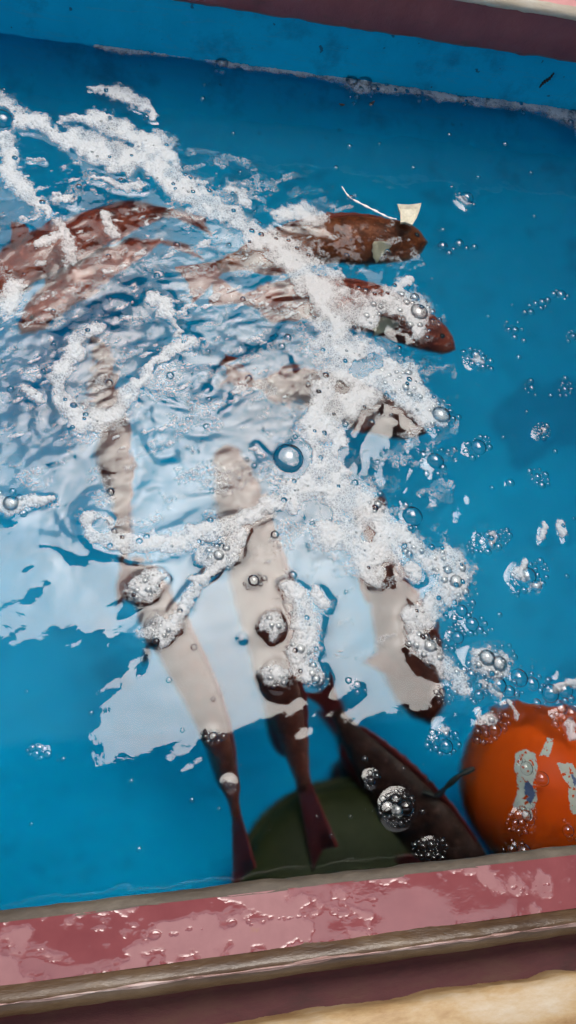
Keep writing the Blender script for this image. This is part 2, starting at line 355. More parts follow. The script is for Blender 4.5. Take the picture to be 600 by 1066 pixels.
# unseen blockers, added to cut the mirrored sky: near sheet, right and far walls
aw = tag(empty('sky_blocker', (0, 0, 2.0)), kind='structure')
awp = [(-3.0, 1.0), (-.37, .87), (-.09, .86), (.10, .80), (.13, .70), (.06, .58), (-.03, .45), (.0, .36), (.26, .34), (.51, .39), (.8, .47), (1.46, .43), (1.46, -.22), (-.6, -.22), (-3, -.5)]  # edge shaped to the wanted outline of the mirrored sky
bm = bmesh.new(); f = bm.faces.new([bm.verts.new((x, y, 0)) for x, y in awp]); r = bmesh.ops.extrude_face_region(bm, geom=[f])
for q in r['geom']:
    if isinstance(q, bmesh.types.BMVert): q.co.z += .03
bmesh.ops.recalc_face_normals(bm, faces=bm.faces[:]); me = bpy.data.meshes.new('blocker_sheet'); bm.to_mesh(me); bm.free(); link('blocker_sheet', me, aw, M['sky_blocker'], False)
tag(box('right_blocker', 1.48, 3.4, -1.6, 3.4, -.3, 2.3, M['blocker_grey'], None, .02), kind='structure')  # unseen block added to keep bright sky out of the right-hand water
tag(box('far_blocker', -3.5, 1.47, 2.25, 2.35, -.3, 1.28, M['blocker_grey'], None, .01), kind='structure')  # unseen wall added to end the mirrored sky towards the far side

# ------------------------------------------------------------------ the water: one sheet with ripples that grow towards the splash
def stroke_field(PX, PY, strokes, x0y0=None):
    """1 on a stroke's centre line, 0 at its edge, falling on below; strokes = lists of (px, py, r)"""
    Fd = np.full(PX.shape, -3.0, np.float32)
    for st in strokes:
        segs = list(zip(st[:-1], st[1:])) if len(st) > 1 else [(st[0], st[0])]
        for (ax, ay, ar), (bx, by, br) in segs:
            mr = 4 * max(ar, br) + 4
            sel = (PX > min(ax, bx) - mr) & (PX < max(ax, bx) + mr) & (PY > min(ay, by) - mr) & (PY < max(ay, by) + mr)
            if not sel.any(): continue
            X = PX[sel]; Y = PY[sel]; L2 = (bx - ax) ** 2 + (by - ay) ** 2
            t = np.clip(((X - ax) * (bx - ax) + (Y - ay) * (by - ay)) / L2, 0, 1) if L2 > 0 else np.zeros_like(X)
            d = np.hypot(X - ax - t * (bx - ax), Y - ay - t * (by - ay)); rr = (ar + t * (br - ar)) * 1.26
            Fd[sel] = np.maximum(Fd[sel], 1 - d / rr)
    return Fd
FOAM = [
 [(-6,108,14),(15,125,12),(40,130,9),(62,142,7),(85,150,12),(110,160,15),(135,166,15),(160,170,16),(185,195,17),(205,207,16),(225,219,13),(250,233,11),(275,252,12),(295,265,15),(315,282,16),(335,300,17),(345,325,19),(348,355,21),(345,390,21),(338,420,17),(325,450,14),(318,480,18),(310,505,22)],
 [(72,124,6),(100,128,10),(130,140,10),(146,150,7)], [(92,92,2),(120,97,7),(145,107,8),(160,124,4)], [(152,146,8),(168,158,13)],
 [(3,120,10),(6,150,9),(10,180,9),(28,203,9),(48,220,5)], [(240,194,8),(256,212,5)], [(296,226,9),(316,222,11),(335,230,7)],
 [(350,330,18),(380,328,18),(405,318,15),(425,325,20),(436,345,11)], [(413,306,7),(424,291,5)], [(350,370,24),(385,385,24),(412,396,24),(430,412,16),(445,430,14),(455,437,11)],
 [(375,410,20),(350,430,15),(335,450,14)], [(410,385,10),(405,376,8)],
 [(310,505,22),(332,500,22),(345,512,24),(370,530,23),(362,555,22),(340,560,14)], [(300,525,16),(285,522,9)], [(370,530,20),(395,545,14),(402,575,11),(378,582,15),(390,602,9)],
 [(402,556,12),(430,570,11),(447,584,14),(470,592,19),(476,610,14),(455,622,9)], [(452,622,8),(441,648,12),(426,640,7),(432,666,10),(450,682,11),(470,700,9),(482,716,9)],
 [(505,690,17),(520,700,12)], [(436,600,7),(425,590,8)], [(500,712,6),(520,722,5)], [(528,728,4),(538,742,5)], [(575,716,3),(602,712,4)], [(592,752,5),(596,765,4)],
 [(112,543,5),(92,543,9),(98,560,10),(125,568,10),(150,571,11),(180,566,11),(210,557,10),(240,550,9),(265,538,8),(287,522,8)], [(218,578,11),(234,577,12),(250,556,8)],
 [(235,585,5),(205,606,4),(192,625,6),(181,642,6)], [(148,615,13),(160,604,10),(172,602,4)], [(150,660,8),(164,654,14),(178,648,9)],
 [(300,613,7),(312,625,10),(318,645,12),(318,672,12),(313,692,11),(328,706,10)], [(330,622,7),(338,630,6)], [(285,651,11)], [(287,704,12)],
 [(100,345,8),(80,352,9),(78,372,11),(62,395,8),(68,420,9),(85,440,12),(106,434,8),(126,424,9),(136,410,8),(150,396,7),(160,380,6),(175,370,7),(190,364,5)], [(200,357,8)], [(184,350,5),(170,312,7),(155,312,5)],
 [(-5,522,9),(12,530,9),(30,524,6),(55,520,3)], [(25,408,6),(40,414,5)], [(55,205,3),(75,210,4)], [(95,185,3),(125,192,4),(150,198,3)],
 [(30,165,3),(44,167,3)], [(60,232,6),(72,262,9),(75,275,6)], [(110,225,5),(118,246,6)], [(40,258,5),(60,246,5)], [(15,300,8),(5,320,10)],
 [(300,478,3)], [(265,465,3),(283,480,4),(290,498,5)], [(345,440,10),(352,466,9),(360,490,10)],
 [(543,605,5),(537,598,5),(546,586,4)], [(555,615,4)], [(510,563,6)], [(497,376,5)], [(563,450,4)], [(410,843,5)], [(462,762,5)], [(508,748,7)], [(545,850,3)],
 [(586,548,4),(590,560,3)], [(568,552,3),(566,562,3)], [(485,214,4),(479,207,3)],
]
HOLES = [[(410,352,13),(416,366,9)], [(388,378,6),(372,386,6)], [(300,478,15)], [(105,546,5)], [(360,478,6),(372,490,5)], [(384,560,5)], [(2,126,8)], [(452,603,3)], [(462,655,7),(465,668,7)], [(355,405,4)]]
WATERLINE = [[(a_, b_ + 3.2, r_) for a_, b_, r_ in [(100,45,1.5),(112,47,3),(132,49,3.5),(155,52,1.5),(190,54,2),(215,59,2),(231,63,4),(245,65,2),(270,69,2.5),(282,70,2),(310,74,2.5),(340,76,3.5),(358,79,6),(378,84,8),(396,89,5),(430,92,3.5),(460,97,4.5),(478,100,3),(500,102,5),(520,104,5),(545,107,4),(560,108,6),(585,114,7),(606,122,10)]]]
# bubble rafts: px, py, outline radius, large bubbles (dx, dy, r), small ones, label
RAFTS = [
 (300,478,0,[(0,0,16)],0,'large dark blue bubble framed by foam near the middle'),
 (12,526,9,[(0,0,8),(9,-6,4)],4,'bubble pair at the left edge in a foam tongue'),
 (2,126,0,[(0,0,10)],0,'big bubble cut by the left edge in the upper foam'),
 (231,67,4,[(0,0,6)],3,'round bubble sitting on the far waterline'),
 (376,89,9,[(-10,-3,6),(3,-3,7),(13,4,4.5)],8,'row of big bubbles in the waterline froth on the far wall'),
 (485,208,4,[(0,0,6.5)],4,'bubble with a foam crescent above the brown fish head'),
 (497,376,11,[(-3,-5,5),(5,-1,4),(-6,4,4),(5,7,4)],9,'bubble raft right of the foam below the second fish head'),
 (497,466,13,[(1,0,8.5)],12,'bubble ringed by tiny ones right of the foam edge'),
 (453,480,10,[(0,0,9),(8,7,4)],8,'bubble ringed by small ones under the foam lobe'),
 (456,435,14,[(2,-1,10)],12,'large bubble in the rounded foam lobe'),
 (510,563,18,[(-4,-5,4),(5,-3,4.5),(0,5,4.5),(8,7,4),(-9,2,4),(-3,12,4)],26,'dense raft of equal small bubbles right of the foam'),
 (550,602,17,[(-1,-2,8.5),(7,9,6),(-5,13,4)],18,'oval raft with two large bubbles on open blue water at right'),
 (472,603,16,[(1,4,7.5),(-8,-8,5),(7,-10,4.5),(-11,2,4),(11,14,4.5)],14,'raft round a bright bubble on the dark right foam tip'),
 (429,538,0,[(0,0,11)],2,'smooth blue bubble beside the pale yellow blur'),
 (511,688,15,[(-6,-2,8.5),(7,4,8),(-14,5,4)],10,'twin large bubbles above the orange float'),
 (540,706,0,[(0,0,9),(14,6,7)],6,'clear bubble pair on the upper rim of the orange float'),
 (522,716,8,[(-4,-2,8),(8,4,6)],8,'bubbles wedged between the twin bubbles and the orange float'),
 (594,744,0,[(0,0,8),(-9,-6,5)],8,'bubbles at the right edge on the float below the top ones'),
 (573,722,0,[(0,0,9),(15,-3,8),(-13,10,5)],6,'glassy bubbles over the top of the orange float at the right edge'),
 (491,650,8,[(0,0,7),(8,6,4)],8,'bubbles in the gap above the twin bubbles'),
 (498,724,7,[(0,0,5)],10,'small froth knot left of the float top'),
 (480,636,8,[(0,0,6),(-7,7,4)],9,'bubbles strung below the dark right foam tip'),
 (474,664,8,[(2,0,6.5)],10,'bubbles beside the narrow foam chain on its right'),
 (490,703,6,[(0,0,5.5),(-8,-5,4)],8,'bubbles joining the foam chain to the twin bubbles'),
 (446,674,10,[(0,0,7.5),(10,11,4.5),(-11,-12,4)],8,'bright bubble in the narrow foam chain'),
 (463,722,9,[(-3,-2,3.5),(4,3,3.5)],12,'small bubble raft ending the foam chain'),
 (462,773,11,[(2,4,7),(1,-8,4)],10,'upright bubble raft left of the orange float'),
 (512,757,12,[(3,3,6.5),(-2,-7,4),(-6,7,4)],14,'bubble raft on the upper left of the orange float'),
 (544,852,12,[(-5,-3,4.5),(3,-2,4.5),(-1,5,4.5),(8,3,4),(-8,5,4)],10,'berry-like bubble raft low on the orange float'),
 (548,800,0,[(0,0,6.5)],2,'left bubble of the pair over the grey print'),
 (564,811,0,[(0,0,7)],0,'right bubble of the pair over the grey print'),
 (591,865,4,[(0,0,5.5),(2,7,3.5)],2,'small bubble pair at lower right on the float'),
 (541,887,9,[(4,0,7),(-8,-2,5)],5,'bubbles on the float touching the near rim'),
 (413,842,20,[(-10,-1,7.5),(9,-1,8.5),(-1,-10,5.5),(0,2,5)],26,'large oval bubble raft over the dark fish'),
 (448,884,11,[(1,-4,4.5),(-2,7,4)],18,'pointed bubble raft near the rim over the dark fish'),
 (386,812,7,[(0,1,4.5)],8,'small ring of bubbles on the dark fish above the oval raft'),
 (221,767,7,[(1,0,5)],8,'bubble raft on the dark tail stalk at the reflection edge'),
 (240,818,5,[(0,0,3)],6,'small bubble tuft on the leftmost dark red tail'),
 (287,707,11,[(0,2,3.5)],22,'dome of froth and bubbles left of the foam foot'),
 (328,706,11,[(0,2,5),(-4,-4,4.5),(5,4,4)],12,'bubble knot at the foot of the foam column'),
 (285,652,10,[(-3,0,3.5),(4,1,3.5)],12,'bubble knot beside the foam column on the pale reflection'),
 (313,680,0,[(-1,-3,5),(3,4,3),(-5,6,2.5)],6,'bubble on the foam column above its foot'),
 (226,578,12,[(1,2,6),(9,-5,4.5),(-9,-3,4),(-8,4,3.5)],12,'four bubbles in the foam island left of centre'),
 (264,605,0,[(0,0,6.5)],3,'lone bright bubble on the tan fish shape'),
 (148,612,11,[(3,-6,3.5),(6,3,4),(-5,4,3.5)],16,'bubbly crescent of foam at lower left'),
 (163,656,12,[(4,-3,3.5),(-4,2,3)],20,'bubbly foam lens below the lower left crescent'),
 (434,327,0,[(1,0,9.5),(-3,-16,5),(-12,-10,4),(-6,-9,3.5),(-8,13,4),(2,13,3.5)],8,'large red-tinted bubble in the right foam lobe'),
 (418,400,0,[(6,-10,4.5),(3,5,4.5),(7,12,4),(12,6,3.5),(-3,-5,3),(0,-10,3)],10,'string of beads in the foam below the right lobe'),
 (388,319,0,[(0,0,4),(7,2,3.5),(11,-3,3)],3,'three beads at the top of the right foam'),
 (392,527,0,[(0,0,4.5),(-8,-2,3)],4,'bead pair on the foam edge at centre right'),
 (425,578,0,[(0,0,4),(5,-7,3.5),(-4,-3,3.5)],5,'three beads where the foam chain begins'),
 (562,316,7,[(-5,1,3.5),(2,-1,4),(8,-3,3.5)],4,'short bubble bar at the right edge of the calm water'),
 (584,307,0,[(0,0,5)],2,'bubble next to the short bar at right'),
 (596,351,5,[(0,0,4)],4,'bubble tuft at the right edge'),
 (588,404,6,[(0,2,4)],7,'bubble tuft over the dark shadow at right'),
 (564,449,9,[(2,0,4)],14,'small round raft in the middle of the right side'),
 (561,497,8,[(-2,0,4)],11,'small round raft below the dark line at right'),
 (533,344,6,[(-4,0,3.5),(3,0,4)],3,'pair of bubbles on calm water right of the second fish head'),
 (553,405,3,[(0,0,4)],3,'single bubble at the dark shadow edge'),
 (531,503,0,[(0,0,4.5)],0,'white bead on open water right of the bubble raft'),
 (478,254,0,[(0,0,5),(-17,2,5)],3,'two bubbles right of the brown fish head'),
 (40,783,5,[(-2,2,4)],5,'bubble tuft on the plain blue at lower left'),
 (372,716,0,[(0,-3,4),(0,5,3.5)],2,'stacked bubble pair on the pale reflection'),
 (252,664,0,[(-50,10,3.5)],0,'bead near the tan fish at lower left'),
]
# water grid
GS = .0028; gx = np.arange(-.79, 1.38, GS); gy = np.arange(-.158, Y_FAR + .004, GS); WX, WYg = np.meshgrid(gx, gy, indexing='ij')
PX, PY = to_px(WX, WYg)
def gauss(cx, cy, sx, sy): return np.exp(-((PX - cx) / sx) ** 2 - ((PY - cy) / sy) ** 2)
chop = np.clip(gauss(110, 350, 190, 115) * 1.05 + gauss(300, 400, 90, 150) * .55 + gauss(60, 540, 90, 90) * .45 + gauss(200, 490, 120, 55) * .35 + gauss(300, 590, 60, 40) * .12 + gauss(455, 505, 45, 60) * .5 + gauss(560, 735, 75, 42) * 1.1, 0, 1.15)
ang = .5; RX = WX * math.cos(ang) + WYg * math.sin(ang); RY = -WX * math.sin(ang) + WYg * math.cos(ang)
wob = (fbm(WX * 9, WYg * 9, 51, 3) - .5) * .10
hw = chop * (.0076 * (fbm((RX + 1.5 * wob) * 15, (RY + 1.5 * wob) * 25, 52, 2, .4) - .5) + .0014 * (fbm((RX + wob) * 60, (RY - wob) * 90, 56, 2) - .5))
hw += .0015 * (fbm(WX * 11, WYg * 13, 60, 2) - .5) + .00075 * (fbm(RX * 22, RY * 44, 62, 2) - .5) * (.45 + chop)
for (cx, cy, amp) in ((215, 405, .0016), (170, 470, .0010), (120, 330, .0016), (60, 440, .0012)):
    d = np.hypot(PX - cx, (PY - cy) * 1.15); hw += amp * np.cos(d / 3.4) * np.exp(-d / 26)
# the water climbs against foam and bubbles
ff = stroke_field(PX + 8 * (fbm(WX * 40, WYg * 40, 70, 2) - .5), PY + 8 * (fbm(WX * 40, WYg * 40, 72, 2) - .5), FOAM)
hw += .0022 * np.exp(-np.clip(-ff, 0, 9) * 2.2) * (ff < 0) + .0022 * (ff >= 0)
for (x, y, R, bigs, nf, lb) in RAFTS:
    rr = max(R, max(b[2] for b in bigs)); d = np.hypot(PX - x, PY - y); hw += .0013 * np.exp(-np.clip((d - rr * .85) / 4.0, 0, 9) ** 1.2) * (d < rr + 40)
hw = hw.astype(np.float64)
def water_z(x, y):
    u = np.clip((np.asarray(x) - gx[0]) / GS, 0, len(gx) - 1.001); v = np.clip((np.asarray(y) - gy[0]) / GS, 0, len(gy) - 1.001)
    i = u.astype(int); j = v.astype(int); a = u - i; b = v - j
    return (hw[i, j] * (1 - a) + hw[i + 1, j] * a) * (1 - b) + (hw[i, j + 1] * (1 - a) + hw[i + 1, j + 1] * a) * b
idx = np.arange(WX.size).reshape(WX.shape); Q = np.stack([idx[:-1, :-1], idx[1:, :-1], idx[1:, 1:], idx[:-1, 1:]], -1).reshape(-1, 4)
me = big_mesh('water', np.stack([WX, WYg, hw], -1).reshape(-1, 3), Q)
me.attributes.new('chop', 'FLOAT', 'POINT').data.foreach_set('value', chop.ravel().astype(np.float32))
tag(link('water', me, None, M['water']), kind='structure')

# ------------------------------------------------------------------ fish
PROF = np.array([[0, .27], [.025, .46], [.07, .64], [.15, .82], [.27, .95], [.38, 1], [.55, .88], [.72, .62], [.86, .36], [.95, .25], [1, .25]])
def spline(P, n):
    P = np.array(P); P = np.vstack([2 * P[0] - P[1], P, 2 * P[-1] - P[-2]]); out = []; m = len(P) - 3
    for k in range(n):
        t = k / (n - 1) * m; i = min(int(t), m - 1); t -= i; a, b, c, d = P[i:i + 4]
        out.append(.5 * (2 * b + (c - a) * t + (2 * a - 5 * b + 4 * c - d) * t * t + (3 * b - a - 3 * c + d) * t ** 3))
    return np.array(out)
def fish(label, pts, tip, half, depth, roll, skin, fin, pect=None, side=1, tail_w=1.0, depth2=None, name='fish'):
    """pts: photo pixels head -> tail stalk, tip: tail end, half: largest half height in pixels, roll 0 upright / 90 on its side"""
    n = 40; d2 = depth if depth2 is None else depth2; k = len(pts)
    P = spline([W(x, y, depth + (d2 - depth) * i / (k - 1)) for i, (x, y) in enumerate(pts)], n)
    tipw = W(*tip, d2); H = half * px_size(*pts[len(pts) // 2], depth)
    s = np.linspace(0, 1, n); hh = np.interp(s, PROF[:, 0], PROF[:, 1]) * H
    T = np.gradient(P, axis=0); T /= np.linalg.norm(T, axis=1)[:, None]; up = np.array([0, 0, 1.0])
    c = P[n // 2].copy(); root = tag(empty(name, c), label, 'fish', 'fish in the tank')
    Lh = np.cross(up, T) * side; Lh /= np.linalg.norm(Lh, axis=1)[:, None]; U = np.cross(T, Lh) * side
    ro = math.radians(roll); D = U * math.cos(ro) + Lh * math.sin(ro); Lt = np.cross(T, D)
    m = 22; V = []
    for i in range(n):
        wv = hh[i] * (.62 - .22 * s[i])
        for j in range(m):
            a = 2 * math.pi * j / m; ca, sa = math.cos(a), math.sin(a)
            hv = hh[i] * (1.0 if ca > 0 else .92 + .1 * math.sin(math.pi * min(1, s[i] * 1.6)))
            V.append(P[i] + D[i] * ca * hv + Lt[i] * sa * wv * (abs(sa) ** .15) - c)
    Fc = [(i * m + j, i * m + (j + 1) % m, (i + 1) * m + (j + 1) % m, (i + 1) * m + j) for i in range(n - 1) for j in range(m)]
    V.append(P[0] - T[0] * hh[0] * .7 - c); V.append(P[-1] + T[-1] * hh[-1] * .3 - c); nv = n * m
    Fc += [(nv, (j + 1) % m, j) for j in range(m)] + [(nv + 1, (n - 1) * m + j, (n - 1) * m + (j + 1) % m) for j in range(m)]
    link('body', mesh('body', V, Fc), root, skin)
    def finmesh(nm, rows, mat, th=.0014):
        kk = len(rows[0]); VV = [q - c for r in rows for q in r]
        FF = [(i * kk + j, (i + 1) * kk + j, (i + 1) * kk + j + 1, i * kk + j + 1) for i in range(len(rows) - 1) for j in range(kk - 1)]
        o = link(nm, mesh(nm, VV, FF), root, mat); so_ = o.modifiers.new('thickness', 'SOLIDIFY'); so_.thickness = th; so_.offset = 0; return o
    # tail fan
    tl = np.linalg.norm(tipw - P[-1]); td = (tipw - P[-1]) / tl; nr = 13; rows = []
    for i in range(nr):
        a = (i / (nr - 1) - .5) * 2; dd = td * math.cos(a * .30 * tail_w) + D[-1] * math.sin(a * .30 * tail_w)
        ln = tl * (.86 + .14 * abs(a) ** 1.5 + .025 * (i % 2)); b = P[-1] - T[-1] * .004 + D[-1] * a * hh[-1] * .9
        rows.append([b + dd * ln * f + Lt[-1] * .0015 * (i % 2) * f for f in (0, .33, .66, 1)])
    finmesh('tail_fin', rows, fin)
    rows = []
    for i in range(26):                                # spiny dorsal fin
        u = .24 + .62 * i / 25; k_ = u * (n - 1); a = int(k_); hgt = H * .30 * (math.sin(math.pi * (i / 25) ** .8) ** .5) * (1.0 if i % 2 else .86)
        b = P[a] + D[a] * hh[a] * .93; rows.append([b, b + (D[a] * .9 + T[a] * .5) * hgt * .5, b + (D[a] * .85 + T[a] * .6) * hgt])
    finmesh('dorsal_fin', rows, fin)
    rows = []
    for i in range(9):
        u = .62 + .22 * i / 8; a = int(u * (n - 1)); hgt = H * .40 * math.sin(math.pi * (.15 + .8 * i / 8)); b = P[a] - D[a] * hh[a] * .9
        rows.append([b, b + (-D[a] * .8 + T[a] * .6) * hgt])
    finmesh('anal_fin', rows, fin)
    a = int(.27 * (n - 1))
    for sg in (-1, 1):
        rows = []
        for i in range(8):
            q = (i / 7 - .5) * 1.0; b = P[a] + Lt[a] * sg * hh[a] * .52 - D[a] * hh[a] * (.25 + .2 * q)
            dr = T[a] * math.cos(q) * .9 + Lt[a] * sg * .35 - D[a] * (.35 + math.sin(q) * .8); ln = H * (.95 + .06 * (i % 2))
            rows.append([b, b + dr * ln * .5, b + dr * ln * .95 - D[a] * H * .06])
        finmesh('pectoral_fin', rows, pect or fin)
    a = int(.085 * (n - 1))
    for sg in (-1, 1):
        bm = bmesh.new(); bmesh.ops.create_icosphere(bm, subdivisions=2, radius=H * .12)
        e = bpy.data.meshes.new('eye'); bm.to_mesh(e); bm.free(); o = link('eye', e, root, M['eye'])
        o.location = Vector(P[a] + Lt[a] * sg * hh[a] * .50 + D[a] * hh[a] * .35 - c)
    return root
fish('brown fish at the top with its head right beside the cream scrap', [(441,252),(420,251),(385,250),(340,252),(295,260),(255,270),(228,279)], (188,298), 27, -.055, 68, M['fish_brown'], M['fin'], M['fin_pale'], side=-1)
fish('fish half hidden under the right foam lobe, only its dark snout clear', [(470,362),(440,345),(395,325),(345,315),(300,313),(268,312),(250,310)], (215,300), 26, -.07, 60, M['fish_red'], M['fin'], M['fin_pale'], side=-1)
fish('mottled red-brown fish under the chop at the upper left', [(-40,318),(0,290),(45,262),(90,240),(130,225),(165,221),(182,221)], (222,236), 30, -.085, 64, M['fish_red'], M['fin'], side=-1)
fish('rusty fish below the upper left one, broken up by ripples', [(25,345),(50,318),(85,288),(120,266),(150,255),(168,250)], (208,262), 24, -.09, 60, M['fish_red'], M['fin'], side=-1)
fish('upright tan-looking fish at left under the pale reflection', [(98,350),(106,390),(116,450),(123,510),(128,560),(130,585)], (136,632), 22, -.21, 35, M['fish_deep'], M['fin'])
fish('fish with the leftmost dark red tail at the near rim', [(140,585),(158,620),(185,672),(210,722),(229,770),(240,815),(246,850)], (256,925), 30, -.24, 22, M['fish_deep'], M['fin_dark'], depth2=-.10)
fish('big fish in the middle whose red tail lies over the olive fish', [(232,470),(250,520),(268,590),(284,660),(297,725),(309,780),(317,820)], (340,898), 44, -.25, 22, M['fish_deep'], M['fin_dark'], depth2=-.12, tail_w=.7)
fish('large dark fish at lower right pointing at the near rim', [(512,950),(488,915),(455,873),(420,832),(390,796),(365,764),(350,742)], (326,706), 40, -.14, 30, M['fish_umber'], M['fin_dark'], side=-1)
fish('black fish lying deeper along the large dark one', [(455,975),(435,935),(410,885),(388,835),(368,790),(355,762)], (340,730), 46, -.26, 30, M['fish_dark'], M['fin_dark'], side=-1)
fish('tan-looking fish under the foam chain at centre right', [(447,748),(437,715),(422,670),(408,625),(396,585),(390,565)], (380,520), 34, -.22, 40, M['fish_deep'], M['fin'], side=-1)
fish('fish crossing under the centre foam below the second fish', [(440,446),(405,436),(360,418),(315,404),(280,398),(262,396)], (228,384), 24, -.13, 50, M['fish_deep'], M['fin'], side=-1)
# the olive flatfish by the near rim
fc = W(376, 918, -.20); fl = tag(empty('flatfish', fc), 'broad rounded dark olive fish under the red tails by the rim', 'fish', 'fish in the tank')
pxs = px_size(352, 905, -.20); n, m = 26, 28; V = []; Fc = []
RXf, RYf = 112 * pxs, 86 * pxs; TH = np.linspace(0, 2 * math.pi, 64, endpoint=False)
for top in (1,):
    rings = 12
    for i in range(rings):
        u = (i + 1) / rings
        for t in TH:
            V.append((RXf * u * math.cos(t), RYf * u * math.sin(t) * (1 - .12 * math.cos(t)), .045 * math.sqrt(max(0, 1 - u * u)) + .004))
    for i in range(rings):
        u = 1 - (i) / rings
        for t in TH:
            V.append((RXf * u * math.cos(t), RYf * u * math.sin(t) * (1 - .12 * math.cos(t)), -.02 * math.sqrt(max(0, 1 - u * u)) - .004))
    R2 = 2 * rings; K = len(TH); Fc = [(i * K + j, (i + 1) * K + j, (i + 1) * K + (j + 1) % K, i * K + (j + 1) % K) for i in range(R2 - 1) for j in range(K)]
    V.append((0, 0, .049)); V.append((0, 0, -.024)); Fc += [(R2 * K, j, (j + 1) % K) for j in range(K)] + [(R2 * K + 1, (R2 - 1) * K + (j + 1) % K, (R2 - 1) * K + j) for j in range(K)]
b = link('body', mesh('body', V, Fc), fl, M['olive']); b['label'] = 'smooth dark olive back'; b.rotation_euler = (0, 0, .15)
for half_ in (0, 1):                                   # fringe fins
    V = []; nn = 60
    for i in range(nn):
        t = half_ * math.pi + .25 + (math.pi - .5) * i / (nn - 1); k_ = 1.06 + .008 * (i % 2)
        for u in (.97, k_): V.append((RXf * u * math.cos(t), RYf * u * math.sin(t) * (1 - .12 * math.cos(t)), -.002 + .001 * (i % 2)))
    o = link('fringe_fin', mesh('fringe_fin', V, [(2 * i, 2 * i + 1, 2 * i + 3, 2 * i + 2) for i in range(nn - 1)]), fl, M['olive']); o.rotation_euler = (0, 0, .15)
    md = o.modifiers.new('thickness', 'SOLIDIFY'); md.thickness = .002
V = []
for i in range(11):
    a = (i / 10 - .5) * 1.0
    for r in (0, .5, 1): V.append((-RXf * .98 - .07 * r * math.cos(a), (i / 10 - .5) * .03 + .07 * r * math.sin(a), 0))
o = link('tail_fin', mesh('tail_fin', V, [(3 * i + j, 3 * i + 3 + j, 3 * i + 4 + j, 3 * i + 1 + j) for i in range(10) for j in range(2)]), fl, M['olive']); o.rotation_euler = (0, 0, .15)
o.modifiers.new('thickness', 'SOLIDIFY').thickness = .002

# ------------------------------------------------------------------ orange float
BR = .122; bc = W(582, 814, -.06); bc[2] = -BR - .010
fo = tag(empty('float', bc), 'orange round plastic float with worn grey print at lower right', 'float')
bm = bmesh.new(); bmesh.ops.create_uvsphere(bm, u_segments=64, v_segments=40, radius=BR)
for q in bm.verts:
    if abs(q.co.z) < BR * .03: q.co.x *= 1.012; q.co.y *= 1.012
me = bpy.data.meshes.new('shell'); bm.to_mesh(me); bm.free(); link('shell', me, fo, M['orange']).rotation_euler = (.5, .3, 0)
kx = px_size(578, 814) * 1.0
def patch(name, poly, mat, lift):
    """flat print wrapped on the float; polygon in photo pixels relative to (578, 814)"""
    poly = np.array(poly, float); lo, hi = poly.min(0), poly.max(0); st = .8; V = []; Fc = []; ids = {}
    def inside(x, y):
        r = False; j = len(poly) - 1
        for i in range(len(poly)):
            xi, yi_ = poly[i]; xj, yj = poly[j]
            if (yi_ > y) != (yj > y) and x < (xj - xi) * (y - yi_) / (yj - yi_) + xi: r = not r
            j = i
        return r
    def vid(i, j):
        if (i, j) not in ids:
            x = (lo[0] + i * st) * kx; y = -(lo[1] + j * st) * kx; rr = BR + lift
            z = math.sqrt(max(1e-6, rr * rr - x * x - y * y)); ids[(i, j)] = len(V); V.append((x, y, z))
        return ids[(i, j)]
    for i in range(int((hi[0] - lo[0]) / st) + 1):
        for j in range(int((hi[1] - lo[1]) / st) + 1):
            x, y = lo[0] + (i + .5) * st, lo[1] + (j + .5) * st
            wob_ = 2.2 * (fbm(np.array(x * .22), np.array(y * .22), 90, 3) - .5)
            if inside(x + wob_, y - wob_) and fbm(np.array(x * .35 + 9), np.array(y * .35), 94, 2) < .70: Fc.append((vid(i, j), vid(i, j + 1), vid(i + 1, j + 1), vid(i + 1, j)))
    return link(name, mesh(name, V, Fc), fo, mat)
def zp(l): return [(460 + x / 4.286 - 578, 680 + y / 4.286 - 814) for x, y in l]
patch('print_mark', zp([(310,450),(345,440),(382,462),(372,520),(350,570),(345,640),(312,702),(262,650),(285,585),(292,500)]), M['print_'], .0010)
patch('print_mark', zp([(455,505),(520,515),(538,560),(530,612),(512,640),(505,700),(478,705),(470,640),(484,600),(462,550)]), M['print_'], .0010)
ink = patch('ink_mark', zp([(310,575),(325,560),(340,585),(338,625),(318,655),(305,630)]), M['ink'], .0016)
patch('ink_mark', zp([(500,545),(515,550),(520,590),(508,600)]), M['ink'], .0016)
patch('print_mark', zp([(395,470),(455,400),(480,410),(430,480)]), M['print_'], .0010)
cp = spline([W(x, y, z) for x, y, z in ((494,800,-.05),(480,806,-.05),(466,818,-.06),(455,828,-.075),(440,824,-.08))], 30)
cu = bpy.data.curves.new('cord', 'CURVE'); cu.dimensions = '3D'; cu.bevel_depth = .0035; sp = cu.splines.new('POLY'); sp.points.add(29)
for i, q in enumerate(cp): sp.points[i].co = (*(q - bc), 1); sp.points[i].radius = .7 + .5 * abs(math.sin(i * .4))
_o = bpy.data.objects.new('tmp', cu); COL.objects.link(_o); me = bpy.data.meshes.new_from_object(_o.evaluated_get(bpy.context.evaluated_depsgraph_get())); bpy.data.objects.remove(_o)
me.materials.clear(); link('cord', me, fo, M['black'])

